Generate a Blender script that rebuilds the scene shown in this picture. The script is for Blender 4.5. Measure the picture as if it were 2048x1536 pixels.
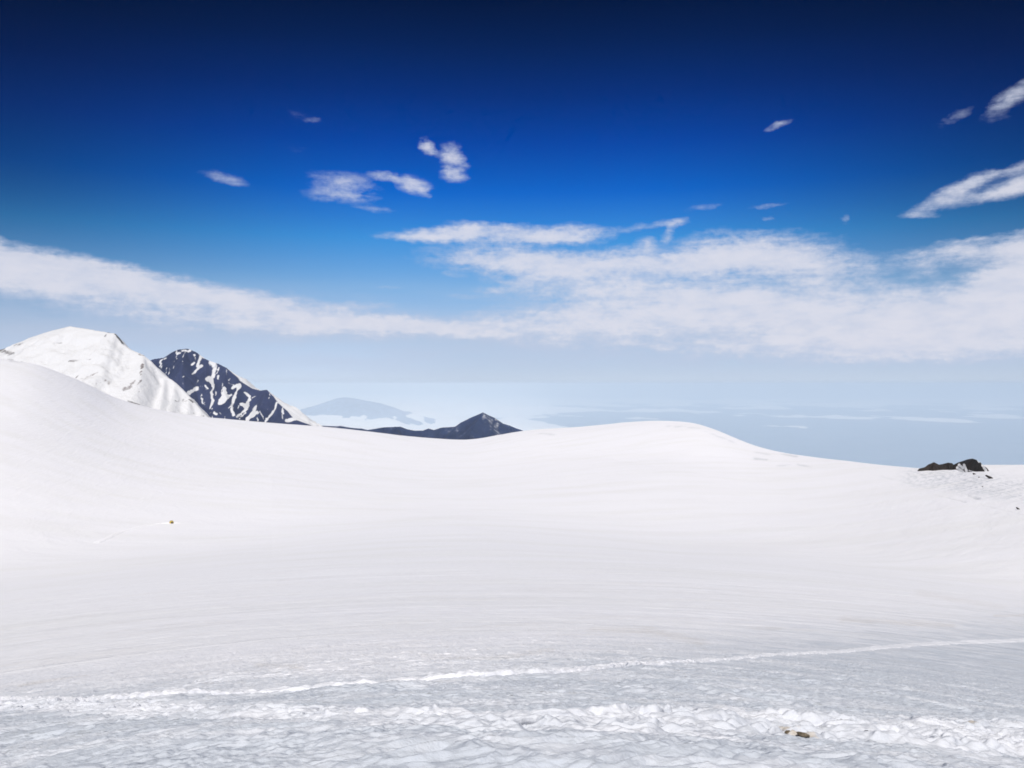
import bpy, math, random
import numpy as np

for o in list(bpy.data.objects):
    bpy.data.objects.remove(o)
SC = bpy.context.scene
COL = SC.collection
R = math.radians

# ------------------------------------------------------------------ camera
F = 1607.0                      # focal length in photo pixels (2048 wide)
CX, CY = 1024.0, 768.0
cam_d = bpy.data.cameras.new('camera')
cam_d.sensor_width = 36.0
cam_d.lens = 36.0 * F / 2048.0
cam_d.clip_start = 0.1
cam_d.clip_end = 400000.0
cam = bpy.data.objects.new('camera', cam_d)
COL.objects.link(cam)
cam.location = (0, 0, 0)
cam.rotation_euler = (R(90), 0, 0)
SC.camera = cam

# ------------------------------------------------------------------ render settings
SC.render.engine = 'CYCLES'
SC.view_settings.view_transform = 'Standard'
SC.view_settings.look = 'None'
SC.view_settings.exposure = 0.0
SC.view_settings.gamma = 1.0
SC.cycles.use_denoising = True
SC.cycles.max_bounces = 8
SC.cycles.diffuse_bounces = 3
SC.cycles.volume_bounces = 6
SC.cycles.transparent_max_bounces = 8
SC.cycles.filter_width = 1.7

# ------------------------------------------------------------------ sun
SUN_EL, SUN_AZ = 56.0, 180.0     # degrees; azimuth clockwise from +Y: behind the camera, to the left
sd = Vd = None
sun_d = bpy.data.lights.new('sun', 'SUN')
sun_d.energy = 4.2
sun_d.angle = R(0.53)
sun_d.color = (1.0, 0.965, 0.92)
sun = bpy.data.objects.new('sun', sun_d)
COL.objects.link(sun)
_s = (math.sin(R(SUN_AZ)) * math.cos(R(SUN_EL)), math.cos(R(SUN_AZ)) * math.cos(R(SUN_EL)), math.sin(R(SUN_EL)))
from mathutils import Vector
sun.rotation_euler = Vector(_s).to_track_quat('Z', 'Y').to_euler()


# ------------------------------------------------------------------ node helpers
class NT:
    def __init__(self, nt):
        self.nt = nt

    def new(self, t, **kw):
        n = self.nt.nodes.new(t)
        for k, v in kw.items():
            setattr(n, k, v)
        return n

    def put(self, sock, v):
        if isinstance(v, bpy.types.NodeSocket):
            self.nt.links.new(v, sock)
        elif v is not None:
            sock.default_value = v

    def math(self, op, a, b=None, c=None, clamp=False):
        n = self.new('ShaderNodeMath', operation=op, use_clamp=clamp)
        for i, v in enumerate((a, b, c)):
            if v is not None:
                self.put(n.inputs[i], v)
        return n.outputs[0]

    def mix(self, f, a, b, blend='MIX'):
        n = self.new('ShaderNodeMix', data_type='RGBA', blend_type=blend)
        self.put(n.inputs[0], f)
        self.put(n.inputs[6], a)
        self.put(n.inputs[7], b)
        return n.outputs[2]

    def maprange(self, v, a, b, c=0.0, d=1.0, kind='SMOOTHSTEP'):
        n = self.new('ShaderNodeMapRange', interpolation_type=kind)
        n.clamp = True if kind == 'LINEAR' else n.clamp
        for i, x in enumerate((v, a, b, c, d)):
            self.put(n.inputs[i], x)
        return n.outputs[0]

    def noise(self, vec, scale, detail=4.0, rough=0.55, dist=0.0, dim='3D', out=0):
        n = self.new('ShaderNodeTexNoise', noise_dimensions=dim)
        self.put(n.inputs['Vector'], vec)
        n.inputs['Scale'].default_value = scale
        n.inputs['Detail'].default_value = detail
        n.inputs['Roughness'].default_value = rough
        n.inputs['Distortion'].default_value = dist
        return n.outputs[out]

    def combine(self, x, y, z):
        n = self.new('ShaderNodeCombineXYZ')
        for i, v in enumerate((x, y, z)):
            self.put(n.inputs[i], v)
        return n.outputs[0]

    def mapping(self, vec, loc=(0, 0, 0), rot=(0, 0, 0), scale=(1, 1, 1), kind='POINT'):
        n = self.new('ShaderNodeMapping', vector_type=kind)
        self.put(n.inputs[0], vec)
        n.inputs[1].default_value = loc
        n.inputs[2].default_value = rot
        n.inputs[3].default_value = scale
        return n.outputs[0]

    def vmath(self, op, a, b=None, s=None):
        n = self.new('ShaderNodeVectorMath', operation=op)
        self.put(n.inputs[0], a)
        if b is not None:
            self.put(n.inputs[1], b)
        if s is not None:
            self.put(n.inputs[3], s)
        return n.outputs[0]

    def ramp(self, f, stops, interp='LINEAR'):
        n = self.new('ShaderNodeValToRGB')
        cr = n.color_ramp
        cr.interpolation = interp
        cr.elements[0].position = stops[0][0]
        cr.elements[0].color = stops[0][1]
        cr.elements[1].position = stops[-1][0]
        cr.elements[1].color = stops[-1][1]
        for p, c in stops[1:-1]:
            e = cr.elements.new(p)
            e.color = c
        self.put(n.inputs[0], f)
        return n.outputs[0]


def lin(c):
    return tuple(((v / 255.0) / 12.92 if v / 255.0 <= 0.04045 else ((v / 255.0 + 0.055) / 1.055) ** 2.4) for v in c)


def azel(px, py):
    u, v = (px - CX) / F, (CY - py) / F
    return math.atan2(u, 1.0), math.atan2(v, math.hypot(1.0, u))


# ------------------------------------------------------------------ sky: Nishita, graded to a deep high-altitude blue, with clouds
def build_world():
    w = bpy.data.worlds.new('World')
    SC.world = w
    w.use_nodes = True
    nt = w.node_tree
    nt.nodes.clear()
    N = NT(nt)
    sky = N.new('ShaderNodeTexSky', sky_type='NISHITA', sun_disc=False, sun_elevation=R(SUN_EL), sun_rotation=R(SUN_AZ),
                altitude=4000, air_density=1.0, dust_density=0.3, ozone_density=2.0)
    tc = N.new('ShaderNodeTexCoord')
    sep = N.new('ShaderNodeSeparateXYZ')
    nt.links.new(tc.outputs['Generated'], sep.inputs[0])
    X, Y, Z = sep.outputs
    az = N.math('ARCTAN2', X, Y)
    el = N.math('ARCSINE', Z)
    # elevation grade: how much deeper than the model's sky the air at this height is
    px_y = [0, 96, 192, 288, 384, 480, 576, 672, 768]
    nish = [(.077, .135, .266), (.088, .153, .298), (.102, .177, .34), (.122, .211, .396), (.153, .261, .473), (.202, .338, .582),
            (.29, .469, .733), (.487, .711, .908), (.903, .989, .869)]
    targ = [(0, 20, 62), (0, 33, 90), (0, 48, 126), (0, 70, 169), (5, 103, 206), (62, 149, 224), (130, 181, 230), (185, 207, 233), (210, 223, 241)]
    stops = []
    MUL = 1.2
    for y, n, t in zip(px_y, nish, targ):
        e = math.degrees(math.atan((768 - y) / F))
        t = lin(t)
        stops.append((e / 90.0, tuple(t[i] / n[i] / MUL for i in range(3)) + (1.0,)))
    stops.sort()
    stops.append((1.0, tuple(stops[-1][1][i] * 0.9 for i in range(3)) + (1.0,)))
    elf = N.math('DIVIDE', el, math.pi / 2, clamp=True)
    grade = N.ramp(elf, stops)
    base = N.mix(1.0, sky.outputs[0], grade, 'MULTIPLY')
    base = N.vmath('SCALE', base, s=MUL)
    # lens vignette put into the sky colour: deeper blue away from the middle
    off = N.math('ABSOLUTE', az)
    dark = N.maprange(off, R(7), R(38), 1.0, 0.36)
    eg = N.maprange(el, R(1), R(14), 0.0, 1.0)
    dk = N.math('MULTIPLY_ADD', N.math('SUBTRACT', dark, 1.0), eg, 1.0)
    base = N.vmath('SCALE', base, s=dk)
    # the horizon is milkier over the cloud on the left than over the open lowland on the right
    low_ = N.maprange(el, R(5.5), R(0.8), 0.0, 1.0)
    side = N.maprange(az, R(-15), R(-1), 0.0, 1.0)
    base = N.vmath('SCALE', base, s=N.math('MULTIPLY_ADD', N.math('MULTIPLY', low_, side), -0.125, 1.0))

    # ---- clouds, in degrees of azimuth and height above the horizon
    D2 = 180.0 / math.pi
    azd, eld = N.math('MULTIPLY', az, D2), N.math('MULTIPLY', el, D2)
    p = N.combine(azd, eld, 0.0)
    # warp
    w1 = N.noise(N.mapping(p, scale=(0.22, 0.45, 1)), 1.0, 3.0, 0.55, out=1)
    w2 = N.noise(N.mapping(p, scale=(0.9, 1.7, 1)), 1.0, 4.0, 0.6, out=1)
    wv = N.vmath('SUBTRACT', w1, (0.5, 0.5, 0.5))
    wv = N.vmath('MULTIPLY', wv, (3.0, 0.9, 0.0))
    wv2 = N.vmath('MULTIPLY', N.vmath('SUBTRACT', w2, (0.5, 0.5, 0.5)), (1.5, 0.75, 0.0))
    q = N.vmath('ADD', N.vmath('ADD', p, wv), wv2)

    q_small = N.vmath('ADD', N.vmath('ADD', p, N.vmath('SCALE', wv, s=0.25)), N.vmath('SCALE', wv2, s=0.7))

    def blobs(lst, q):
        acc = 0.0
        for cx, cy, rx, ry, rot, wt in lst:
            a, e = azel(cx, cy)
            k = D2 / F
            m = N.mapping(q, (a * D2, e * D2, 0), (0, 0, R(rot)), (rx * k, ry * k, 1), 'TEXTURE')
            g = N.new('ShaderNodeTexGradient', gradient_type='SPHERICAL')
            nt.links.new(m, g.inputs[0])
            s = N.maprange(g.outputs['Fac'], 0.0, 1.0)
            acc = N.math('MULTIPLY_ADD', s, wt, acc)
        return acc
    # rows: centre x, centre y, half width, half height (photo pixels), tilt, weight
    dense = [
        (1000, 468, 290, 30, 0, 1.0), (870, 468, 170, 20, 3, 0.8), (1130, 470, 150, 30, 0, 0.7),
        (1010, 520, 260, 48, -4, 0.9), (1180, 540, 300, 60, 0, 1.1), (1300, 520, 200, 40, 0, 0.6),
        
        (1520, 500, 230, 58, -4, 1.1), (1600, 535, 220, 48, -6, 1.0), (1420, 530, 130, 55, 0, 0.9),
        (1330, 588, 500, 44, -2, 0.9), (1560, 610, 520, 65, 0, 0.9),
        (1930, 508, 190, 34, 2, 1.1), (2060, 540, 130, 70, 15, 1.1), (1990, 620, 330, 95, 8, 1.2), 
        (1750, 650, 420, 60, 0, 0.8), (1000, 655, 480, 36, -1, 0.75), (1280, 685, 560, 36, 0, 0.5), (720, 655, 330, 34, -3, 0.5), (480, 655, 320, 40, -4, 0.35), (1720, 700, 460, 34, 0, 0.5), (1150, 625, 250, 22, 0, 0.5), (2150, 560, 160, 120, 0, 1.1),
        (830, 655, 250, 20, -4, 0.45), (720, 608, 110, 14, -2, 0.5), (1300, 640, 400, 40, 0, 0.6),
        # long sloping bank on the left
        (-60, 520, 230, 62, -9, 1.15), (140, 540, 260, 48, -9, 1.1), (330, 572, 260, 42, -8, 1.0), (520, 605, 240, 36, -7, 0.9),
        (700, 632, 240, 32, -5, 0.7), (880, 655, 220, 26, -3, 0.5),
        # soft undersides that melt into the haze
        (60, 566, 330, 60, -8, 0.4), (320, 612, 380, 52, -7, 0.4), (620, 650, 340, 40, -4, 0.3), (150, 600, 330, 60, -6, 0.28), (1600, 700, 700, 60, 0, 0.25), (520, 645, 380, 50, -4, 0.3), (1250, 640, 600, 80, 0, 0.35), (1800, 680, 500, 90, 0, 0.4),
    ]
    # small separate clouds
    small = [
        (851, 291, 24, 24, -35, 1.3), (866, 306, 16, 12, -30, 0.5), (903, 314, 38, 42, 15, 1.25), (908, 350, 46, 22, -8, 1.15), (930, 330, 18, 20, 0, 0.6),
        (826, 371, 56, 27, -16, 1.35), (778, 353, 56, 13, -5, 0.8), (850, 385, 26, 12, -25, 0.6),
        (690, 368, 110, 36, -4, 0.75), (660, 392, 90, 22, 0, 0.5), (720, 395, 70, 16, -4, 0.4), (745, 418, 62, 14, -5, 0.6),
        (460, 360, 75, 15, -10, 0.48), (430, 350, 70, 22, -8, 0.25), (600, 228, 70, 18, -20, 0.2), (628, 240, 24, 10, 0, 0.3), (590, 300, 300, 60, 0, 0.12),
        (120, 290, 160, 26, -6, 0.08), (1558, 250, 38, 13, 12, 0.85), (2036, 186, 70, 26, 25, 0.75), (1998, 212, 44, 14, 20, 0.4), (1905, 237, 60, 16, 20, 0.45), (1990, 238, 60, 14, 0, 0.25),
        (1890, 396, 100, 22, 20, 1.1), (1932, 366, 62, 22, 18, 0.9), (1985, 388, 110, 20, 10, 0.95), (2040, 372, 70, 26, 5, 0.8), (2012, 344, 110, 13, 12, 0.85), (2100, 350, 80, 40, 0, 0.7),
        (1850, 432, 55, 10, -8, 0.5), (1690, 437, 20, 11, 40, 0.6), (1538, 411, 60, 8, 2, 0.6), (1405, 415, 65, 11, 5, 0.45), (1536, 436, 18, 8, 0, 0.5),
        (900, 550, 40, 9, 0, 0.5), (990, 578, 70, 12, 0, 0.45), (778, 573, 50, 6, 0, 0.6), (930, 592, 60, 9, 0, 0.45), (1160, 610, 120, 12, 0, 0.3),
        (2040, 462, 60, 8, 5, 0.6), (1295, 487, 36, 24, 0, 0.9), (1345, 446, 62, 13, 5, 0.9), (1338, 468, 18, 30, -25, 0.8), (1270, 455, 60, 14, 8, 0.6), (1845, 549, 42, 13, 5, 0.8),
        (950, 445, 120, 10, -3, 0.35), (2045, 470, 40, 6, 5, 0.6), (1960, 478, 60, 5, 3, 0.4),
    ]
    D = N.math('ADD', blobs(dense, q), N.math('MULTIPLY', blobs(small, q_small), 0.76))
    n1 = N.noise(N.mapping(p, scale=(0.45, 1.1, 1)), 1.0, 6.0, 0.62)
    n2 = N.noise(N.mapping(p, scale=(1.6, 2.6, 1)), 1.0, 5.0, 0.65)
    n3 = N.noise(N.mapping(p, rot=(0, 0, R(6)), scale=(0.25, 2.4, 1)), 1.0, 5.0, 0.6)
    tex = N.math('ADD', N.math('MULTIPLY', N.math('SUBTRACT', n1, 0.5), 1.7), N.math('MULTIPLY', N.math('SUBTRACT', n2, 0.5), 1.1))
    tex = N.math('MULTIPLY_ADD', N.math('SUBTRACT', n3, 0.5), 0.9, tex)
    gate = N.math('MULTIPLY', D, 1.5, clamp=True)
    dens = N.math('MULTIPLY_ADD', tex, gate, D)
    dd = N.math('MAXIMUM', N.math('SUBTRACT', dens, 0.12), 0.0)
    alpha = N.math('MULTIPLY', N.math('SUBTRACT', 1.0, N.math('EXPONENT', N.math('MULTIPLY', N.math('POWER', dd, 1.3), -1.85))), 0.95)
    # thin veil hugging the horizon
    veil_n = N.noise(N.mapping(p, scale=(0.09, 0.55, 1)), 1.0, 5.0, 0.6)
    vb = N.math('MULTIPLY', N.maprange(el, R(8.0), R(3.0), 0.0, 0.5), N.maprange(el, R(0.2), R(2.2), 0.35, 1.0))
    veil = N.math('MULTIPLY', vb, N.maprange(veil_n, 0.34, 0.66, 0.15, 1.0))
    cov = N.math('SUBTRACT', 1.0, N.math('MULTIPLY', N.math('SUBTRACT', 1.0, alpha), N.math('SUBTRACT', 1.0, veil)))
    # thicker parts are whiter, thin parts greyer
    ccol = N.mix(N.math('MULTIPLY', N.maprange(dens, 0.3, 1.4), N.maprange(n1, 0.25, 0.65, 0.55, 1.0)), lin((190, 201, 225)) + (1,), lin((221, 222, 234)) + (1,))
    ccol = N.vmath('SCALE', ccol, s=10.0)
    base10 = base
    # Background strength is 0.1: Nishita's own radiance is used at 0.1
    out = N.mix(cov, base10, ccol)
    bg = N.new('ShaderNodeBackground')
    nt.links.new(out, bg.inputs[0])
    bg.inputs[1].default_value = 0.1
    ow = N.new('ShaderNodeOutputWorld')
    nt.links.new(bg.outputs[0], ow.inputs[0])
    w.cycles.sampling_method = 'MANUAL'
    w.cycles.sample_map_resolution = 512


build_world()


# ------------------------------------------------------------------ numpy noise
def _h(ix, iy, seed):
    h = (ix.astype(np.int64) * 374761393 + iy.astype(np.int64) * 668265263 + seed * 1442695041) & 0xFFFFFFFF
    h = ((h ^ (h >> 13)) * 1274126177) & 0xFFFFFFFF
    return ((h ^ (h >> 16)) & 0xFFFF) / 65536.0 * (2 * math.pi)


def perlin(x, y, seed=0):
    x, y = np.broadcast_arrays(x, y)
    xi, yi = np.floor(x), np.floor(y)
    xf, yf = x - xi, y - yi
    u, v = xf ** 3 * (xf * (xf * 6 - 15) + 10), yf ** 3 * (yf * (yf * 6 - 15) + 10)

    def g(ox, oy):
        a = _h(xi + ox, yi + oy, seed)
        return np.cos(a) * (xf - ox) + np.sin(a) * (yf - oy)
    a, b, c, d = g(0, 0), g(1, 0), g(0, 1), g(1, 1)
    return ((a + (b - a) * u) + ((c + (d - c) * u) - (a + (b - a) * u)) * v) * 1.5


def fbm(x, y, oct=4, seed=0, rough=0.5, lac=2.03):
    s, a, t = 0.0, 1.0, 0.0
    for i in range(oct):
        s = s + a * perlin(x, y, seed + i * 17)
        t += a
        a *= rough
        x, y = x * lac + 13.7, y * lac - 7.3
    return s / t


def ridged(x, y, oct=4, seed=0, rough=0.5):
    s, a, t = 0.0, 1.0, 0.0
    for i in range(oct):
        s = s + a * (1 - np.abs(perlin(x, y, seed + i * 31)) * 2)
        t += a
        a *= rough
        x, y = x * 2.1 + 5.1, y * 2.1 + 9.7
    return s / t


def sstep(a, b, x):
    t = np.clip((x - a) / (b - a), 0, 1)
    return t * t * (3 - 2 * t)


# ------------------------------------------------------------------ mesh helpers
def grid_mesh(name, P, mat, smooth=True, wrap=False, attrs=None):
    """P: rows x cols x 3 -> one object"""
    r, c = P.shape[:2]
    idx = np.arange(r * c).reshape(r, c)
    if wrap:
        nx = np.roll(idx, -1, axis=1)
        a, b, d, e = idx[:-1], nx[:-1], nx[1:], idx[1:]
    else:
        a, b, d, e = idx[:-1, :-1], idx[:-1, 1:], idx[1:, 1:], idx[1:, :-1]
    quads = np.stack([a, b, d, e], -1).reshape(-1, 4)
    return raw_mesh(name, P.reshape(-1, 3), quads, mat, smooth, attrs)


def raw_mesh(name, V, quads, mat, smooth=True, attrs=None):
    me = bpy.data.meshes.new(name)
    nq, k = quads.shape
    me.vertices.add(len(V))
    me.vertices.foreach_set('co', np.ascontiguousarray(V, np.float32).ravel())
    me.loops.add(nq * k)
    me.loops.foreach_set('vertex_index', np.ascontiguousarray(quads, np.int32).ravel())
    me.polygons.add(nq)
    me.polygons.foreach_set('loop_start', np.arange(0, nq * k, k, dtype=np.int32))
    me.update(calc_edges=True)
    me.polygons.foreach_set('use_smooth', np.full(nq, smooth))
    for an, av in (attrs or {}).items():
        at = me.attributes.new(an, 'FLOAT', 'POINT')
        at.data.foreach_set('value', np.ascontiguousarray(av, np.float32).ravel())
    me.materials.append(mat)
    o = bpy.data.objects.new(name, me)
    COL.objects.link(o)
    return o


def tag(o, label, cat, kind=None, group=None):
    o['label'] = label
    o['category'] = cat
    if kind:
        o['kind'] = kind
    if group:
        o['group'] = group
    return o


# ------------------------------------------------------------------ materials
def new_mat(name):
    m = bpy.data.materials.new(name)
    m.use_nodes = True
    nt = m.node_tree
    nt.nodes.clear()
    N = NT(nt)
    b = N.new('ShaderNodeBsdfPrincipled')
    o = N.new('ShaderNodeOutputMaterial')
    nt.links.new(b.outputs[0], o.inputs[0])
    return m, N, b


def objco(N):
    return N.new('ShaderNodeTexCoord').outputs['Object']


def bump(N, b, h, strength, dist):
    n = N.new('ShaderNodeBump')
    n.inputs['Strength'].default_value = strength
    n.inputs['Distance'].default_value = dist
    N.put(n.inputs['Height'], h)
    N.nt.links.new(n.outputs[0], b.inputs['Normal'])


def mat_snow(name, near=True):
    m, N, b = new_mat(name)
    p = objco(N)
    # wind-packed snow: faint grime streaks, slightly bluer for ice and for shade put into the colour
    st = N.noise(N.mapping(p, scale=(0.012, 0.05, 0.05)), 1.0, 5.0, 0.6)
    fine = N.noise(N.mapping(p, scale=(0.8, 1.6, 1.6)), 1.0, 6.0, 0.6)
    col = N.mix(N.maprange(st, 0.42, 0.72), (0.87, 0.87, 0.925, 1), (0.835, 0.835, 0.87, 1))
    if near:
        ice_shade = N.new('ShaderNodeAttribute', attribute_name='ice_shade').outputs['Fac']
        dirt_shade = N.new('ShaderNodeAttribute', attribute_name='dirt_shade').outputs['Fac']
        col = N.mix(N.math('MULTIPLY', ice_shade, N.maprange(fine, 0.3, 0.7, 0.55, 1.0)), col, (0.545, 0.585, 0.66, 1))
        col = N.mix(N.math('MULTIPLY', dirt_shade, N.maprange(fine, 0.35, 0.65, 0.3, 1.0)), col, (0.55, 0.49, 0.42, 1))
    N.put(b.inputs['Base Color'], col)
    b.inputs['Roughness'].default_value = 0.62
    b.inputs['Specular IOR Level'].default_value = 0.25
    if near:
        g1 = N.noise(N.mapping(p, scale=(1, 1.5, 1)), 16.0, 5.0, 0.62)
        g2 = N.noise(N.mapping(p, rot=(0, 0, R(-32)), scale=(0.45, 1.1, 1)), 1.0, 5.0, 0.6, 0.6)
        g3 = N.noise(N.mapping(p, rot=(0, 0, R(12)), scale=(0.02, 0.07, 1)), 1.0, 5.0, 0.6, 0.4)
        h = N.math('MULTIPLY_ADD', g2, 0.065, N.math('MULTIPLY', g1, 0.022))
        h = N.math('MULTIPLY_ADD', g3, 0.8, h)
        bump(N, b, h, 0.7, 1.0)
    else:
        g1 = N.noise(p, 0.06, 6.0, 0.6)
        bump(N, b, g1, 0.35, 6.0)
    return m


def mat_rock(name, c0, c1, scale, snow=True, rough_lo=0.0, bdist=8.0):
    m, N, b = new_mat(name)
    p = objco(N)
    n1 = N.noise(p, scale, 6.0, 0.65)
    n2 = N.noise(N.mapping(p, scale=(1, 1, 0.3)), scale * 5, 5.0, 0.6)
    col = N.mix(N.maprange(n1, 0.35, 0.65), c0 + (1,), c1 + (1,))
    col = N.mix(N.maprange(n2, 0.4, 0.75, 0, 0.5), col, tuple(v * 1.7 for v in c1) + (1,))
    n3 = N.noise(p, scale * 0.35, 3.0, 0.5)
    col = N.mix(N.maprange(n3, 0.45, 0.7, 0, 0.7), col, (c1[0] * 1.6, c1[1] * 1.4, c1[2] * 1.35, 1))
    if snow:
        s = N.new('ShaderNodeAttribute', attribute_name='snow').outputs['Fac']
        s = N.math('MULTIPLY_ADD', N.math('SUBTRACT', n2, 0.5), 0.9, s)
        n4 = N.noise(p, scale * 16, 4.0, 0.6)
        s = N.math('MULTIPLY_ADD', N.math('SUBTRACT', n4, 0.5), 0.7, s)
        f = N.maprange(s, 0.32, 0.72)
        col = N.mix(f, col, (0.70, 0.705, 0.735, 1))
    N.put(b.inputs['Base Color'], col)
    b.inputs['Roughness'].default_value = 0.85
    b.inputs['Specular IOR Level'].default_value = 0.2
    bump(N, b, N.noise(p, scale * 4, 8.0, 0.72), 0.75, bdist)
    return m


M_SNOW = mat_snow('packed_snow')
M_MSNOW = mat_rock('mountain_snow', (0.10, 0.10, 0.105), (0.20, 0.20, 0.21), 0.02, True, bdist=4.0)
M_ROCK = mat_rock('mountain_rock', (0.009, 0.018, 0.058), (0.025, 0.037, 0.095), 0.006, True, bdist=10.0)
M_RIDGE = mat_rock('ridge_rock', (0.007, 0.018, 0.066), (0.018, 0.036, 0.105), 0.002, True, bdist=25.0)
M_FAR = mat_rock('far_rock', (0.17, 0.24, 0.38), (0.22, 0.29, 0.42), 0.0004, False, bdist=100.0)  # pale tone carries distance haze in the rock colour
M_CROP = mat_rock('outcrop_rock', (0.010, 0.0085, 0.0085), (0.028, 0.024, 0.023), 0.45, True, bdist=0.4)


# ------------------------------------------------------------------ snow field (one polar sheet around the viewer)
SKYX = np.array([-500, -200, 0, 60, 150, 240, 330, 400, 520, 640, 760, 850, 930, 1000, 1060, 1140, 1200, 1260, 1320, 1380, 1425, 1470, 1520, 1600,
                 1700, 1800, 1850, 1910, 1960, 2048, 2300, 2700], float)
SKYY = np.array([640, 690, 718, 726, 757, 799, 822, 833, 844, 853, 866, 876, 880, 870, 860, 855, 850, 844, 841.5, 845, 857, 876, 895, 911,
                 923, 934, 938, 941, 930, 930, 915, 900], float)
RX = np.array([-500, 0, 300, 640, 900, 1100, 1300, 1500, 1700, 1850, 2048, 2700], float)
RR = np.array([820, 860, 960, 1080, 1150, 1080, 1000, 880, 720, 620, 560, 520], float)


def pchip_slopes(x, y):
    h = np.diff(x, axis=-1)
    d = np.diff(y, axis=-1) / h
    m = np.zeros(np.broadcast(x, y).shape)
    h0, h1, d0, d1 = h[..., :-1], h[..., 1:], d[..., :-1], d[..., 1:]
    w1, w2 = 2 * h1 + h0, h1 + 2 * h0
    with np.errstate(divide='ignore', invalid='ignore'):
        mm = (w1 + w2) / (w1 / d0 + w2 / d1)
    m[..., 1:-1] = np.where(d0 * d1 > 0, mm, 0.0)
    m[..., 0], m[..., -1] = d[..., 0], d[..., -1]
    return m


def pchip1(xk, yk, x):
    xk, yk = np.asarray(xk, float), np.asarray(yk, float)
    m = pchip_slopes(xk, yk)
    i = np.clip(np.searchsorted(xk, x) - 1, 0, len(xk) - 2)
    h = xk[i + 1] - xk[i]
    t = np.clip((x - xk[i]) / h, 0, 1)
    return ((1 + 2 * t) * (1 - t) ** 2 * yk[i] + t * (1 - t) ** 2 * h * m[i] + t * t * (3 - 2 * t) * yk[i + 1] + t * t * (t - 1) * h * m[i + 1])


DROP_R = np.array([0.0, 2, 4, 6, 8, 11, 20, 40, 120, 400, 700])
DROP = np.array([1.6, 1.64, 1.92, 2.5, 3.12, 3.95, 6.6, 12.0, 28.0, 65.0, 80.0])


def drop(r):
    return pchip1(DROP_R, DROP, r)


# azimuth columns: fine in view, coarse elsewhere
a_in = np.linspace(-36, 36, 1330)
a_out = np.concatenate([np.linspace(36, 60, 40)[1:], np.linspace(60, 300, 90)[1:-1], np.linspace(300, 324, 40)[:-1]])
AZ = np.radians(np.concatenate([a_in, a_out]))
rows = [0.25, 0.8, 1.5, 2.2]
r = 2.6
while r < 13900:
    rows.append(r)
    y = float(drop(min(r, 690)))
    st = min(r * 0.012, r * r / (F * y) * 1.7)
    if r > 1250:
        st = r * 0.04
    elif r > 60:
        st = max(st, r * 0.0055)
    r += st
RAD = np.array(rows)

AZs = np.where(AZ > math.pi, AZ - 2 * math.pi, AZ)
azpx = CX + F * np.tan(np.clip(AZs, R(-46), R(46)))
skyy = pchip1(SKYX, SKYY, azpx)


def blur(v, sig):
    """even out the in-view part of a per-azimuth curve"""
    n = len(a_in)
    k = np.arange(-int(3 * sig), int(3 * sig) + 1)
    g = np.exp(-0.5 * (k / sig) ** 2)
    g /= g.sum()
    out = v.copy()
    out[:n] = np.convolve(np.pad(v[:n], len(k) // 2, mode='edge'), g, mode='valid')
    return out


# smooth the control polyline a little
ridR = blur(pchip1(RX, RR, azpx), 25)
skyb = blur(skyy, 55)
skyy = blur(skyy, 7)
tanv = lambda py: (CY - py) / F            # height per metre of depth
cosaz = np.cos(np.clip(AZs, R(-46), R(46)))
ridZ = tanv(skyy) * ridR * cosaz           # depth along view = r*cos(az)
back = sstep(R(50), R(110), np.abs(AZs))   # behind the viewer the slope goes on uphill
K = []
Rk, Zk = [], []
for rr in (0.0, 2, 4, 6, 8, 11, 20, 40, 120):
    Rk.append(np.full_like(AZ, rr))
    d = float(drop(rr))
    Zk.append(-d * (1 - back) + back * (-1.6 + 0.12 * rr))
for t, f in ((0.4, None), (0.7, 0.42)):
    rr = t * ridR
    Rk.append(rr)
    z4 = -drop(rr)
    if f is not None:
        y4 = CY + F * drop(0.4 * ridR) / (0.4 * ridR)
        yy = skyb + f * (y4 - skyb)
        z4 = tanv(yy) * rr * cosaz
    Zk.append(z4 * (1 - back) + back * (-1.6 + 0.10 * rr))
Rk.append(ridR); Zk.append(ridZ * (1 - back) + back * 60)
Rk.append(ridR * 1.12); Zk.append((ridZ - 0.10 * 0.12 * ridR - 4 - np.maximum(0, -tanv(skyy)) * 0.18 * ridR) * (1 - back) + back * 64)
Rk.append(ridR * 1.6); Zk.append((ridZ - 0.30 * 0.6 * ridR) * (1 - back) + back * 40)
Rk.append(np.full_like(AZ, 4000.0)); Zk.append(np.full_like(AZ, -1100.0) * (1 - back) - 900 * back)
Rk.append(np.full_like(AZ, 9000.0)); Zk.append(np.full_like(AZ, -4000.0))
Rk.append(np.full_like(AZ, 14000.0)); Zk.append(np.full_like(AZ, -4700.0))
Rk, Zk = np.stack(Rk, -1), np.stack(Zk, -1)
Mk = pchip_slopes(Rk, Zk)
ZZ = np.zeros((len(RAD), len(AZ)))
for j in range(len(AZ)):
    xk, yk, mk = Rk[j], Zk[j], Mk[j]
    i = np.clip(np.searchsorted(xk, RAD) - 1, 0, len(xk) - 2)
    h = xk[i + 1] - xk[i]
    t = np.clip((RAD - xk[i]) / h, 0, 1)
    ZZ[:, j] = ((1 + 2 * t) * (1 - t) ** 2 * yk[i] + t * (1 - t) ** 2 * h * mk[i] + t * t * (3 - 2 * t) * yk[i + 1] + t * t * (t - 1) * h * mk[i + 1])
GX = RAD[:, None] * np.sin(AZ)[None, :]
GY = RAD[:, None] * np.cos(AZ)[None, :]
GR = np.broadcast_to(RAD[:, None], GX.shape)
RIDN = ridR[None, :]


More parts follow.
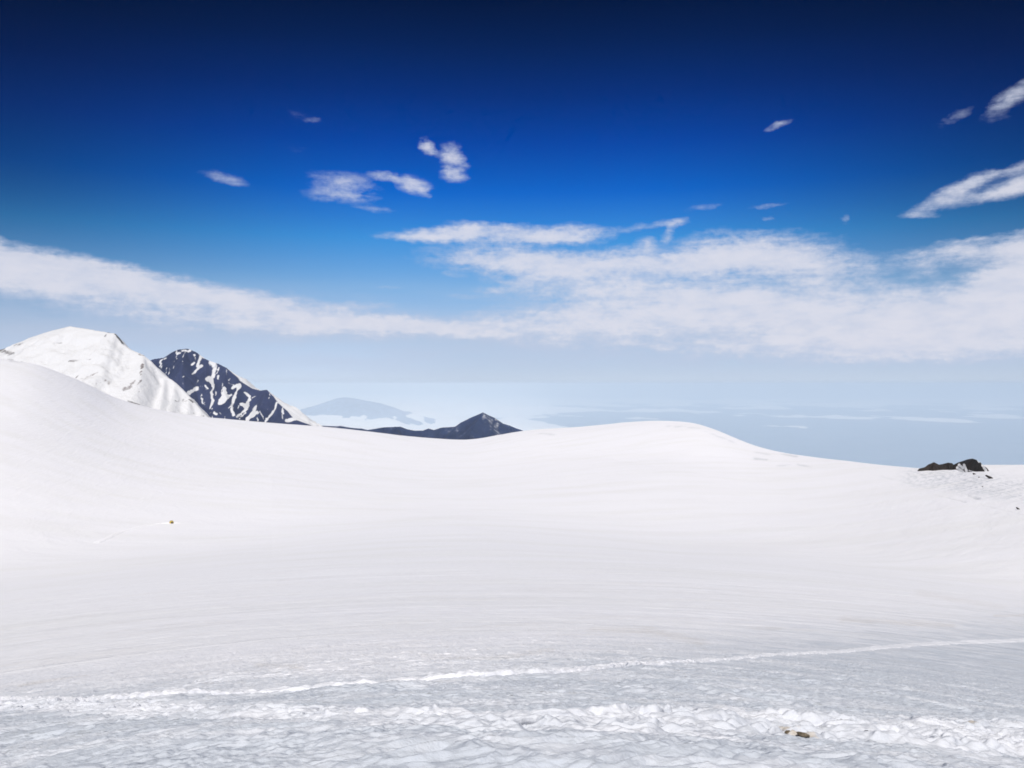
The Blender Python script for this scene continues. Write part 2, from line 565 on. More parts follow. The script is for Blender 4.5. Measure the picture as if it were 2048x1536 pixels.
def snow_relief(x, y, rr):
    """sun cups, ripples, drifts: metres"""
    nearw = 1 - sstep(14, 60, rr)
    # sun-cups: small scallops, drawn out across the slope and leaning up to the right
    xr, yr = x * 0.93 + y * 0.36, -x * 0.36 + y * 0.93
    wx = xr + 0.10 * perlin(x * 2.1, y * 2.1, 3)
    wy = yr + 0.07 * perlin(x * 2.3, y * 2.3, 4)
    patch = sstep(-0.35, 0.45, perlin(x * 0.55 + 3, y * 0.8, 13))
    coarse = sstep(-0.3, 0.5, perlin(x * 0.3, y * 0.5 + 7, 14))
    cups = ridged(wx * 2.2, wy * 5.0, 2, 11) * (0.012 + 0.040 * patch) + fbm(wx * 6, wy * 12, 3, 12, 0.6) * (0.014 + 0.02 * (1 - patch))
    cups = cups + fbm(xr * 1.1, yr * 2.4, 3, 15) * (0.07 - 0.045 * sstep(5.5, 7.5, rr)) * coarse
    z = nearw * cups
    mid = sstep(6, 20, rr) * (1 - sstep(90, 300, rr))
    z = z + mid * (fbm(xr * 0.30, yr * 0.95, 4, 21) * 0.022)
    z = z + fbm(x * 0.7, y * 0.9, 3, 25) * 0.035 * sstep(3, 10, rr)
    far = sstep(50, 200, rr)
    z = z + far * fbm(x * 0.016, y * 0.016, 4, 31) * 0.55
    # wind flutes that sweep round the bowl
    ph = np.hypot(x - 40, (y + 10) * 1.1)
    z = z + sstep(25, 45, rr) * (1 - sstep(120, 260, rr)) * fbm(np.arctan2(x - 40, y + 10) * 7, ph * 0.45, 3, 41) * 0.05
    return z


ZZ = ZZ + snow_relief(GX, GY, GR) * (1 - sstep(1.25, 2.2, GR / RIDN) * 0.5)
# small wind scoops near the crest
rel = GR / RIDN
pxg = azpx[None, :]


def project(x, y, z):
    return CX + F * x / np.maximum(y, 1e-3), CY - F * z / np.maximum(y, 1e-3)


PXg, PYg = project(GX, np.maximum(GY, 1e-3), ZZ)


def seg_dist(px, py, pts, ysc=1.0):
    """distance (pixel units of the survey) to a polyline and its running parameter"""
    best = np.full(px.shape, 1e9)
    for (ax, ay), (bx, by) in zip(pts[:-1], pts[1:]):
        dx, dy = bx - ax, (by - ay) * ysc
        t = np.clip(((px - ax) * dx + (py - ay) * ysc * dy) / (dx * dx + dy * dy + 1e-9), 0, 1)
        best = np.minimum(best, np.hypot(px - ax - t * dx, (py - ay) * ysc - t * dy))
    return best


# shallow hollows / crevasse lips on the far hill and right-hand slope, their shade painted in as colour
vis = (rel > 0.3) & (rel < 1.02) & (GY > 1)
HOLLOW_SHADE = np.zeros_like(GX)
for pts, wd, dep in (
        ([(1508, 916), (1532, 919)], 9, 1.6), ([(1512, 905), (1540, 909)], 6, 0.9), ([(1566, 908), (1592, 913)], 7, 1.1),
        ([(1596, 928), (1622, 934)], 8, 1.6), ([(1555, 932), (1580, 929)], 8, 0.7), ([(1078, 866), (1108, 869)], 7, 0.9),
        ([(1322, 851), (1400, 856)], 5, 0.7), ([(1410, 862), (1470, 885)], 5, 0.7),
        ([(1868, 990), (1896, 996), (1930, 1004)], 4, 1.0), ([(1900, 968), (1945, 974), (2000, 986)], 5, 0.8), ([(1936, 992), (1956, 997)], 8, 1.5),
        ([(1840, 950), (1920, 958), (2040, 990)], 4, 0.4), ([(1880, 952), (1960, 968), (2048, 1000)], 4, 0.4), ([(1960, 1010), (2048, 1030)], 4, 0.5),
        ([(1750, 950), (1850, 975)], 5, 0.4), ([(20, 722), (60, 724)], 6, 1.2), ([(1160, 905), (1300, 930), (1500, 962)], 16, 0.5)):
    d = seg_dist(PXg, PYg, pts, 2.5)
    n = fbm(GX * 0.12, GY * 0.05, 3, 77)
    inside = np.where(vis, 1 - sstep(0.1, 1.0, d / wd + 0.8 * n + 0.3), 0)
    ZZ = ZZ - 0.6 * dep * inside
    HOLLOW_SHADE = np.maximum(HOLLOW_SHADE, inside * (0.0 if pts[0][0] == 1160 else min(1.0, dep * 0.8)))

# foreground: ice tint that also paints in shade; bowl: old grime
DIRT_SHADE = 0.24 * HOLLOW_SHADE  # shade of the hollows, tinted grey-brown
_ph = np.hypot(GX - 40, (GY + 10) * 1.1)
_fl = fbm(np.arctan2(GX - 40, GY + 10) * 7, _ph * 0.45, 4, 41) + 0.5 * fbm(GX * 0.05, GY * 0.12, 3, 46)
DIRT_SHADE = np.maximum(DIRT_SHADE, 0.11 * sstep(0.02, 0.45, _fl) * sstep(16, 30, GR) * (1 - sstep(90, 260, GR)))
_st = fbm(GX * 0.006 + GY * 0.004, GY * 0.03, 4, 47)
DIRT_SHADE = np.maximum(DIRT_SHADE, 0.06 * sstep(0.1, 0.5, _st) * sstep(60, 150, GR))
for pts, wd, k in (
        ([(1190, 1258), (1300, 1262), (1400, 1285)], 22, 0.30), ([(1690, 1240), (1800, 1245), (1900, 1250)], 22, 0.34), ([(1990, 1232), (2060, 1230)], 8, 0.3),
        ([(520, 1330), (600, 1335)], 20, 0.25), ([(40, 1372), (170, 1350)], 9, 0.35), ([(850, 1315), (980, 1318), (1100, 1300)], 16, 0.22),
        ([(1840, 1185), (2000, 1215)], 20, 0.18), ([(1500, 1255), (1560, 1258)], 10, 0.25), ([(100, 1320), (300, 1300)], 30, 0.08)):
    d = seg_dist(PXg, PYg, pts, 2.2)
    n = fbm(GX * 0.35, GY * 1.2, 3, 91)
    DIRT_SHADE = np.maximum(DIRT_SHADE, k * (1 - sstep(0.1, 1.0, d / wd + 0.9 * n)))
_edge = np.interp(PXg, [-200, 0, 500, 1024, 1500, 2048, 2300], [1385, 1380, 1352, 1312, 1272, 1236, 1220])
ICE_SHADE = np.where(GY > 0.5, sstep(-55, 80, PYg - _edge + 40 * fbm(GX * 0.25, GY * 0.4, 3, 95)), 1.0)
ICE_SHADE = np.where(GR < 250, ICE_SHADE, 0.0)
# wind-scoured, streaky ice on the slope under the right-hand outcrops
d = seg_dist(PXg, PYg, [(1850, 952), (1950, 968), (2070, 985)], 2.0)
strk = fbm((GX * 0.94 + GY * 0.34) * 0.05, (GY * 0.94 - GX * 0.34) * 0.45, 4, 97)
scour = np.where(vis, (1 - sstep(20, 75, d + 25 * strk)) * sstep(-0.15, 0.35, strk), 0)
ICE_SHADE = np.maximum(ICE_SHADE, np.maximum(HOLLOW_SHADE, scour))
DIRT_SHADE = np.maximum(DIRT_SHADE, 0.14 * scour)
_lr = sstep(1350, 1900, PXg) * sstep(1390, 1450, PYg) * (GY > 1)
DIRT_SHADE = np.maximum(DIRT_SHADE, 0.16 * _lr * sstep(0.05, 0.5, fbm(GX * 1.3, GY * 3.0, 4, 98)))  # patchy darker tint towards the lower right of the foreground
ICE_SHADE = ICE_SHADE + 0.18 * (1 - sstep(60, 500, GR))

PATH_PX = [(-260, 1405), (0, 1411), (300, 1420), (600, 1428), (900, 1436), (1200, 1444), (1500, 1452), (1800, 1464), (2048, 1470), (2300, 1476)]
PATH_HALF = [0.45, 0.45, 0.5, 0.55, 0.65, 0.75, 0.8, 0.85, 0.9, 0.9]


def snow_z(x, y):
    rr = np.clip(np.hypot(x, y), RAD[0], RAD[-2])
    a = np.degrees(np.arctan2(x, y))
    j = np.clip((a + 36) / 72 * 1329, 0, 1328.999)
    j0 = j.astype(int)
    fj = j - j0
    i0 = np.clip(np.searchsorted(RAD, rr) - 1, 0, len(RAD) - 2)
    fi = (rr - RAD[i0]) / (RAD[i0 + 1] - RAD[i0])
    return ((ZZ[i0, j0] * (1 - fj) + ZZ[i0, j0 + 1] * fj) * (1 - fi) + (ZZ[i0 + 1, j0] * (1 - fj) + ZZ[i0 + 1, j0 + 1] * fj) * fi)


def ground_at(px, py):
    """where the line of sight through a photo pixel meets the snow"""
    a = math.atan2(px - CX, F)
    rr = RAD[(RAD > 2.6) & (RAD < 1300)]
    rr = np.repeat(rr, 3)[:-2] + np.tile([0, 1, 2], len(rr))[:-2] / 3.0 * np.repeat(np.append(np.diff(rr), 0), 3)[:-2]
    x, y = rr * math.sin(a), rr * math.cos(a)
    z = snow_z(x, y)
    ray = tanv(py) * y
    hit = np.nonzero(z >= ray)[0]
    k = hit[0] if len(hit) else int(np.argmin(np.where(y > 60, (ray - z) / y, 9.0)))
    return float(x[k]), float(y[k]), float(z[k])


# the snow under the trodden path is packed down; the path's own sheet lies in the hollow
_W = np.array([ground_at(*p)[:2] for p in PATH_PX])
_near = (GR > 2.5) & (GR < 30) & (GY > 0)
_d = np.full(GX.shape, 9.0)
_d[_near] = np.minimum.reduce([
    np.hypot(GX[_near] - a[0] - np.clip(((GX[_near] - a[0]) * (b_[0] - a[0]) + (GY[_near] - a[1]) * (b_[1] - a[1])) / ((b_ - a) @ (b_ - a)), 0, 1) * (b_[0] - a[0]),
             GY[_near] - a[1] - np.clip(((GX[_near] - a[0]) * (b_[0] - a[0]) + (GY[_near] - a[1]) * (b_[1] - a[1])) / ((b_ - a) @ (b_ - a)), 0, 1) * (b_[1] - a[1]))
    for a, b_ in zip(_W[:-1], _W[1:])])
_hw = np.interp(np.clip(GX, _W[0, 0], _W[-1, 0]), _W[:, 0], PATH_HALF)
ZM = ZZ - 0.16 * (1 - sstep(0.45, 0.72, _d / _hw))
P = np.stack([GX, GY, ZM], -1)
snow = grid_mesh('snow_field', P, M_SNOW, True, True, {'ice_shade': ICE_SHADE, 'dirt_shade': DIRT_SHADE})
tag(snow, 'wide white snow field sloping down to a bowl and up to a rounded hill', 'snow field', 'structure')


# ------------------------------------------------------------------ trodden path, ski track, trail to the tent: sheets lying on the snow
def strip(name, pts, half, step, lump, mat, ice_shade, dirt_shade=None, seed=0):
    W = np.array([ground_at(*p)[:2] for p in pts])
    d = np.concatenate([[0], np.cumsum(np.hypot(*np.diff(W, axis=0).T))])
    hw = np.array(half, float)
    n = max(8, int(d[-1] / step))
    s = np.linspace(0, d[-1], n)
    cx, cy = pchip1(d, W[:, 0], s), pchip1(d, W[:, 1], s)
    k = max(1, int(0.6 / step))
    tx, ty = np.gradient(cx), np.gradient(cy)
    L = np.hypot(tx, ty)
    nx, ny = -ty / L, tx / L
    h = np.interp(s, d, hw)
    m = max(8, int(hw.max() * 2 / step))
    t = np.linspace(-1, 1, m)
    X = cx[None, :] + nx[None, :] * h[None, :] * t[:, None]
    Y = cy[None, :] + ny[None, :] * h[None, :] * t[:, None]
    base = snow_z(X, Y)
    e = np.abs(t)[:, None] + 0.30 * fbm(X * 1.6, Y * 2.4, 3, seed + 5)
    fade = 1 - sstep(0.55, 0.98, e)
    run = np.minimum(s, d[-1] - s) / (3.0 * hw.max())
    fade = fade * sstep(0.0, 1.0, run)[None, :]
    base = base - 0.5 * (1 - sstep(0.0, 0.25, run))[None, :] * hw.max() * 0.2
    Z = base + lump(X, Y) * fade - 0.02 * (1 - fade) - 0.05 * sstep(0.93, 1.0, np.abs(t))[:, None]
    DI = np.zeros_like(X)
    if dirt_shade:
        DI = dirt_shade(X, Y, Z)
    return grid_mesh(name, np.stack([X, Y, Z], -1), mat, True, False, {'ice_shade': np.full_like(X, ice_shade), 'dirt_shade': DI})


def cells(x, y, seed):
    """distance to the nearest of scattered points: rounded lumps"""
    xi, yi = np.floor(x), np.floor(y)
    best = np.full(np.shape(x), 9.0)
    for ox in (-1, 0, 1):
        for oy in (-1, 0, 1):
            a = _h(xi + ox, yi + oy, seed) / (2 * math.pi)
            b = _h(xi + ox, yi + oy, seed + 9) / (2 * math.pi)
            best = np.minimum(best, (x - xi - ox - a) ** 2 + (y - yi - oy - b) ** 2)
    return np.sqrt(best)


_rng = np.random.default_rng(5)
PRINTS = []
for _i in range(len(_W) - 1):
    _n = int(np.hypot(*(_W[_i + 1] - _W[_i])) * 3.6)
    for _k in range(_n):
        _t = _rng.uniform(0, 1)
        _c = _W[_i] + _t * (_W[_i + 1] - _W[_i])
        _pw = PATH_HALF[_i] * 0.55
        PRINTS.append((_c[0] + _rng.normal(0, 0.05), _c[1] + _rng.uniform(-_pw, _pw), _rng.normal(0.15, 0.35), _rng.uniform(0.05, 0.11), _rng.uniform(0.8, 1.15)))


def path_lump(x, y):
    wx, wy = x + 0.06 * perlin(x * 4, y * 4, 1), y + 0.06 * perlin(x * 4, y * 4, 2)
    where = sstep(-0.5, 0.3, perlin(x * 0.8, y * 1.5, 58))
    big = 0.060 * (1 - sstep(0.25, 0.75, cells(wx * 2.1, wy * 3.4, 51))) * where
    small = 0.035 * (1 - sstep(0.1, 0.8, cells(wx * 6.5 + 3, wy * 8, 52))) * sstep(-0.3, 0.3, perlin(x * 0.9, y * 1.4, 8))
    amp = 0.55 + 0.6 * sstep(-1.5, 2.5, x)
    z = -0.012 + amp * (big + small) + amp * 0.035 * fbm(x * 3.5, y * 6, 4, 53, 0.6)
    # boot prints with a pushed-up rim
    for px_, py_, an, dp, sc in PRINTS:
        m = (np.abs(x - px_) < 0.35) & (np.abs(y - py_) < 0.35)
        if not m.any():
            continue
        dx, dy = x[m] - px_, y[m] - py_
        u, v = dx * math.cos(an) + dy * math.sin(an), -dx * math.sin(an) + dy * math.cos(an)
        e = np.hypot(u / (0.15 * sc), v / (0.062 * sc)) + 0.25 * perlin(x[m] * 11, y[m] * 11, 57)
        z[m] += -dp * (1 - sstep(0.55, 1.0, e)) + 0.022 * np.exp(-((e - 1.25) / 0.25) ** 2)
    return z


PATH_DIRT = [(1573, 1464, 0.05), (1605, 1471, 0.09), (1958, 1461, 0.10), (1940, 1451, 0.05), (818, 1454, 0.04), (1548, 1460, 0.03), (1364, 1453, 0.03)]
PD = [ground_at(a, b)[:2] + (c,) for a, b, c in PATH_DIRT]


def path_dirt(x, y, z):
    o = np.zeros_like(x)
    n = fbm(x * 14, y * 14, 3, 61)
    for a, b, c in PD:
        o = np.maximum(o, 0.9 * (1 - sstep(0.1, 1.0, np.hypot(x - a, (y - b)) / (c * 1.8) + 0.9 * n)))
    return o


path = strip('path', PATH_PX, PATH_HALF, 0.014, path_lump, M_SNOW, 0.8, path_dirt, 3)
tag(path, 'trodden footpath of churned white snow lumps crossing the foreground', 'path', 'structure')


def track_lump(x, y):
    return (0.018 + 0.024 * (1 - sstep(0.1, 0.8, cells(x * 4.5, y * 5.5, 71))) + 0.03 * fbm(x * 6, y * 8, 3, 72)) * (0.5 + 0.5 * sstep(-0.35, 0.35, perlin(x * 0.9, y * 0.9, 73))) * (1 - 0.45 * sstep(1.5, 6, x)) + 0.012


track = strip('track', [(-260, 1399), (0, 1398), (300, 1390), (600, 1379), (850, 1359), (1024, 1346), (1300, 1328), (1570, 1309), (1800, 1292), (2048, 1280), (2300, 1266)],
              [0.11, 0.11, 0.11, 0.12, 0.13, 0.14, 0.16, 0.24, 0.5, 0.7, 0.7], 0.018, track_lump, M_SNOW, 0.5, None, 4)
tag(track, 'narrow raised line of loose white snow running across above the footpath', 'track', 'structure')

trail = strip('trail', [(188, 1088), (215, 1077), (245, 1064), (285, 1053), (325, 1047), (352, 1046), (372, 1045)],
              [1.6, 1.5, 1.3, 1.1, 1.2, 1.6, 1.0], 0.25, lambda x, y: 0.30 + 0.15 * fbm(x * 0.7, y * 0.7, 3, 81), M_SNOW, 0.0, None, 6)
tag(trail, 'faint white trail curving up the snow field to the tent', 'trail', 'structure')


# ------------------------------------------------------------------ mountains
def w3(px, py, dist):
    return ((px - CX) / F * dist, dist, (CY - py) / F * dist)


def mountain(name, ridges, mat, bounds, step, slope, noise_amp, noise_sc, mask=None, floor=None, back_slope=None, seed=0, power=1.0, crest_noise=0.0, right_slope=None):
    """height = the highest of all ridge lines minus slope times the distance to them"""
    x0, x1, y0, y1 = bounds
    nx, ny = int((x1 - x0) / step) + 1, int((y1 - y0) / step) + 1
    X, Y = np.meshgrid(np.linspace(x0, x1, nx), np.linspace(y0, y1, ny))
    wx = X + noise_amp * 0.9 * fbm(X * noise_sc * 0.8, Y * noise_sc * 0.8, 3, seed + 3)
    wy = Y + noise_amp * 0.9 * fbm(X * noise_sc * 0.8 + 40, Y * noise_sc * 0.8, 3, seed + 4)
    H = np.full(X.shape, -1e9)
    DM = np.full(X.shape, 1e9)
    for line in ridges:
        pts = [w3(*p) for p in line]
        for a, b in zip(pts[:-1], pts[1:]):
            dx, dy = b[0] - a[0], b[1] - a[1]
            LL = dx * dx + dy * dy + 1e-9
            for (qx, qy, wgt) in ((X, Y, 0),):
                t = np.clip(((qx - a[0]) * dx + (qy - a[1]) * dy) / LL, 0, 1)
                ex, ey = qx - a[0] - t * dx, qy - a[1] - t * dy
                d = np.hypot(ex, ey)
            sl = np.where(ey > 0, back_slope or slope, slope)
            if right_slope:
                sl = sl + (right_slope - sl) * sstep(0.2, 0.9, ex / np.maximum(d, 1e-6))
            h = a[2] + t * (b[2] - a[2]) - sl * d ** power
            H = np.maximum(H, h)
            DM = np.minimum(DM, d)
    grow = sstep(0, noise_amp * 3.5, DM)
    n = ridged(wx * noise_sc, wy * noise_sc, 5, seed, 0.55) - 0.35
    Z = H + noise_amp * n * (grow + crest_noise * 0.25)
    if floor is not None:
        Z = np.maximum(Z, floor)
    px, py = project(X, Y, Z)
    gz = np.gradient(Z, step)
    attr = mask(X, Y, Z, px, py, DM, gz) if mask else np.zeros_like(X)
    return grid_mesh(name, np.stack([X, Y, Z], -1), mat, True, False, {'snow': attr})


# snowy mountain on the left
SM_D = 1300.0
sm_crest = [(-420, 800, 1420), (-150, 740, 1400), (-20, 702, 1380), (15, 696, 1370), (60, 675, 1350), (100, 662, 1330), (140, 652, 1310), (172, 657, 1300), (213, 664, 1290), (231, 667, 1285),
            (243, 686, 1275), (262, 699, 1270), (286, 709, 1260), (302, 722, 1255), (330, 751, 1250), (352, 765, 1245), (380, 793, 1235), (402, 819, 1225), (430, 850, 1215)]
sm_spur = [(286, 709, 1260), (287, 730, 1225), (278, 768, 1190), (262, 795, 1165), (240, 830, 1140)]
sm_spur2 = [(140, 652, 1310), (150, 690, 1240), (120, 740, 1170), (90, 790, 1110)]
sm_spur3 = [(330, 751, 1250), (325, 790, 1200), (310, 830, 1170)]


def sm_mask(X, Y, Z, px, py, DM, gz):
    front = Y < 1420
    s = np.full(X.shape, 1.0)
    n = fbm(X * 0.06, Y * 0.06, 4, 201)
    n2 = fbm(X * 0.015, Y * 0.015, 3, 205)

    def dark(pts, w, k):
        d = seg_dist(px, py, pts)
        return k * (1 - sstep(0.2, 1.0, d / w + 0.7 * n))
    o = np.zeros_like(s)
    for pts, w, k in (
            ([(216, 664), (224, 664)], 3, 1.0), ([(231, 667), (237, 675), (245, 687)], 3, 1.0), ([(0, 699), (8, 695)], 4, 1.0),
            ([(285, 728), (281, 748)], 3.4, .8), ([(282, 762), (275, 768)], 4.5, .62), ([(246, 780), (262, 773)], 6, .5), ([(150, 756), (159, 750)], 2.4, .8),
            ([(278, 709), (290, 711)], 4, .6), ([(209, 674), (213, 670)], 2.4, .6), ([(2, 703), (25, 706)], 7, .5), ([(18, 710), (25, 705)], 4, .55),
            ([(4, 720), (26, 722)], 4, .6), ([(28, 692), (46, 686)], 4, .45), ([(138, 722), (160, 720)], 4, .42), ([(172, 718), (182, 718)], 3, .42), ([(114, 686), (124, 686)], 3, .4),
            ([(255, 803), (280, 810)], 4, .5), ([(220, 792), (234, 795)], 3, .4), ([(180, 776), (192, 777)], 3, .42), ([(200, 765), (212, 760)], 4, .42),
            ([(168, 758), (196, 744)], 4, .4), ([(300, 818), (310, 820)], 3, .45), ([(352, 802), (358, 803)], 3, .45), ([(382, 827), (388, 827)], 3, .5), ([(404, 832), (408, 833)], 3, .5)):
        o = np.maximum(o, dark(pts, w, min(1.0, k + 0.10)))
    o = np.maximum(o, 0.62 * sstep(0.30, 0.55, n + 0.5 * n2) * sstep(690, 760, py) * (px < 420))
    return np.where(front, s - o * 0.95, 1.0)


snow_mt = mountain('snow_mountain', [sm_crest, sm_spur, sm_spur3], M_MSNOW, (-1600, 100, 950, 2000), 2.6, 0.66, 11.0, 0.018, sm_mask, back_slope=0.8, seed=210, crest_noise=0.25, right_slope=1.25)
tag(snow_mt, 'white snow covered mountain at the left edge with a pointed top', 'mountain', 'structure')

# dark rock mountain with snow gullies
RM_D = 3300.0
rm_crest = [(230, 745, 3400), (280, 728, 3380), (308, 718, 3360), (328, 715, 3350), (345, 704, 3320), (356, 699, 3310), (376, 697, 3300), (392, 704, 3290), (402, 714, 3285), (418, 721, 3280),
            (436, 727, 3270), (452, 735, 3260), (468, 749, 3240), (478, 761, 3235), (490, 768, 3230), (505, 777, 3220), (520, 781, 3210), (533, 779, 3200), (545, 791, 3185), (556, 806, 3170),
            (572, 820, 3150), (588, 838, 3130), (610, 846, 3110), (626, 852, 3090), (680, 880, 3060)]
rm_s1 = [(370, 697, 3300), (362, 740, 3160), (372, 790, 3040), (392, 850, 2940)]
rm_s2 = [(412, 719, 3280), (410, 760, 3160), (398, 810, 3060), (420, 860, 2960)]
rm_s3 = [(452, 736, 3260), (446, 780, 3140), (470, 830, 3030), (478, 870, 2950)]
rm_s4 = [(480, 762, 3235), (468, 800, 3120), (450, 850, 3020)]
rm_s5 = [(533, 779, 3200), (520, 815, 3090), (505, 860, 2980)]
rm_s6 = [(556, 806, 3170), (550, 835, 3080), (545, 870, 3000)]
rm_s7 = [(328, 715, 3350), (325, 750, 3230), (330, 800, 3100)]


def rm_mask(X, Y, Z, px, py, DM, gz):
    n = fbm(X * 0.018, Y * 0.018 + Z * 0.01, 4, 301)
    n2 = fbm(X * 0.05, Z * 0.03, 3, 302)
    qx, qy = px + 5.5 * fbm(X * 0.02, Z * 0.02, 3, 303), py + 3.0 * fbm(X * 0.02 + 9, Z * 0.02, 3, 304)
    o = np.zeros_like(X)
    # couloirs and snow patches as they lie on the face: (line, half width, strength)
    G = [([(425, 722), (428, 738), (425, 752)], 8, 1), ([(425, 752), (422, 762), (426, 775)], 5, 1), ([(426, 775), (424, 790), (425, 800), (419, 817)], 3.6, 1),
         ([(418, 755), (414, 760)], 6, .9), ([(438, 734), (435, 746)], 2.2, .9), ([(438, 752), (434, 758)], 4, .9),
         ([(399, 714), (398, 724), (395, 732)], 5, 1), ([(404, 730), (395, 738), (386, 748)], 3.6, .9), ([(389, 726), (385, 730)], 3, .8), ([(397, 761), (394, 766)], 2.5, .8),
         ([(362, 701), (376, 703)], 4, .72), ([(378, 702), (384, 698)], 3, .7), ([(352, 708), (358, 706)], 3, .6), ([(370, 704), (366, 712)], 3, .6),
         ([(330, 716), (322, 722), (319, 734)], 2.2, .9), ([(335, 735), (332, 746)], 1.6, .8), ([(376, 786), (388, 780), (394, 777)], 6, 1),
         ([(450, 778), (448, 792), (440, 802)], 6.5, 1), ([(456, 794), (445, 803), (436, 807)], 4, 1), ([(434, 782), (432, 790)], 2.5, .7), ([(463, 790), (456, 796)], 3, .8),
         ([(478, 768), (475, 778), (472, 790), (466, 804)], 4.2, 1), ([(474, 770), (465, 778)], 4, .9), ([(466, 804), (464, 818), (468, 830)], 4.5, 1), ([(462, 812), (458, 816)], 2.5, .8),
         ([(489, 784), (494, 790), (500, 794), (497, 808)], 3.2, 1), ([(484, 808), (496, 810), (488, 822), (474, 834)], 4.2, 1), ([(500, 800), (490, 814)], 4, .9),
         ([(512, 814), (504, 826), (494, 838)], 6.5, 1), ([(516, 824), (506, 834), (496, 840)], 5, 1), ([(522, 822), (526, 838)], 1.8, .7), ([(489, 826), (478, 838)], 3, .9),
         ([(552, 804), (548, 820), (538, 834), (532, 842)], 2.6, 1), ([(532, 838), (528, 846)], 4, 1), ([(505, 796), (512, 793)], 2, .55), ([(573, 840), (588, 838)], 6, 1),
         ([(404, 798), (403, 808)], 2.4, .8), ([(408, 804), (406, 810)], 2, .7), ([(430, 825), (434, 828)], 5, .9), ([(442, 826), (444, 830)], 3, .7), ([(409, 770), (414, 777)], 2.2, .8),
         ([(365, 765), (366, 767)], 2.4, .7), ([(462, 756), (458, 760)], 2, .6), ([(452, 740), (453, 748)], 1.5, .7), ([(366, 722), (368, 723)], 2, .55), ([(347, 723), (348, 724)], 2, .55),
         ([(458, 766), (466, 770)], 2.2, .55), ([(408, 770), (420, 800)], 1.4, .45)]
    for pts, w, k in G:
        d = seg_dist(qx, qy, pts)
        o = np.maximum(o, k * (1 - sstep(0.25, 1.3, d / (0.8 * w) + 0.7 * n2 + 0.45 * n)))
    spk = fbm(X * 0.045 + Z * 0.02 + 3, Z * 0.013, 4, 307, 0.6)
    o = np.maximum(o, 0.75 * sstep(0.26, 0.42, spk + 0.15 * n))
    # lee side beyond the crest and the shoulders that face right hold snow
    beyond = np.zeros_like(X)
    cx_ = np.array([p[0] for p in rm_crest], float)
    cd_ = np.array([p[2] for p in rm_crest], float)
    yc = np.interp(px, cx_, cd_)
    lee = sstep(-4, 12, Y - yc) * (px > 395)
    lee = np.maximum(lee, sstep(12, 30, Y - yc))
    return np.clip(np.maximum(o, lee * 0.95), 0, 1)


rock_mt = mountain('rock_mountain', [rm_crest, rm_s1, rm_s2, rm_s3, rm_s4, rm_s5, rm_s6, rm_s7], M_ROCK, (-1900, -500, 2700, 4300), 3.2, 1.05, 26.0, 0.008, rm_mask, back_slope=0.75, seed=310, crest_noise=0.15)
tag(rock_mt, 'dark blue rocky mountain streaked with snow gullies beside the white mountain', 'mountain', 'structure')

# dark ridge with a pointed peak beyond the saddle
dr_crest = [(560, 862, 5016), (605, 851, 4950), (640, 851, 4884), (665, 852, 4884), (680, 851.5, 4851), (700, 855, 4818), (722, 856.5, 4818), (735, 859.5, 4785), (752, 857, 4785), (770, 854, 4818), (800, 853, 4818), (814, 858, 4785),
            (830, 861, 4752), (846, 861, 4752), (857, 857, 4752), (868, 860, 4752), (884, 855, 4752), (910, 853.5, 4752), (922, 845, 4752), (938, 837, 4752), (956, 829, 4752), (966, 824.5, 4752), (978, 831, 4752),
            (990, 836, 4752), (1006, 847, 4785), (1018, 850.5, 4785), (1034, 857, 4785), (1060, 866, 4818), (1120, 880, 4818)]
dr_s = [[(966, 824.5, 4752), (950, 850, 4554), (930, 890, 4290)], [(966, 824.5, 4752), (985, 860, 4521), (1010, 900, 4290)], [(790, 853, 4818), (800, 875, 4554)], [(910, 853.5, 4752), (890, 880, 4521)],
        [(680, 851.5, 4851), (690, 880, 4554)], [(1018, 850, 4785), (1040, 880, 4554)]]


def dr_mask(X, Y, Z, px, py, DM, gz):
    n = fbm(X * 0.018, Z * 0.006, 4, 401)
    return 0.24 + 0.55 * n * sstep(930, 960, px) * (1 - sstep(1000, 1020, px))


ridge = mountain('rock_ridge', [dr_crest] + dr_s, M_RIDGE, (-1700, 450, 3950, 6000), 4.6, 0.85, 38.0, 0.0085, dr_mask, seed=410, crest_noise=0.16)
tag(ridge, 'low dark blue ridge rising to a pointed peak beyond the snow saddle', 'ridge', 'structure')

# faint mountain floating above low cloud
fm_crest = [(560, 850, 88000), (600, 838, 88000), (630, 826, 88000), (645, 813, 88000), (660, 803, 88000), (675, 796, 88000), (692, 794.5, 88000), (712, 797, 88000), (730, 801, 88000), (760, 806, 88000),
            (775, 814, 88000), (800, 820, 88000), (825, 827, 88000), (860, 836, 88000), (900, 845, 88000)]
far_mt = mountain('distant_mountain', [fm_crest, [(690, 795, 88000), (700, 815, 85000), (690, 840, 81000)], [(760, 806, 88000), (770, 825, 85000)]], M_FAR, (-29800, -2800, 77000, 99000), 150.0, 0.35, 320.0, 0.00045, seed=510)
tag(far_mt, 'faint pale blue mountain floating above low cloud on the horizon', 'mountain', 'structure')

# ------------------------------------------------------------------ lowland and the sea of cloud on it
LOW = -4600.0
m, N, b = new_mat('lowland_ground')
p = objco(N)
c = N.mix(N.maprange(N.noise(p, 0.0003, 6.0, 0.6), 0.35, 0.65), (0.25, 0.345, 0.48, 1), (0.28, 0.37, 0.50, 1))  # valley haze is put into the ground colour
N.put(b.inputs['Base Color'], c)
b.inputs['Roughness'].default_value = 0.9
gx = np.linspace(-190000, 190000, 60)
X, Y = np.meshgrid(gx, np.linspace(-60000, 300000, 60))
low = grid_mesh('lowland', np.stack([X, Y, np.full_like(X, LOW) + 25 * fbm(X * 1e-4, Y * 1e-4, 3, 5)], -1), m)
tag(low, 'hazy blue lowland plain far below the snow slopes', 'plain', 'structure')

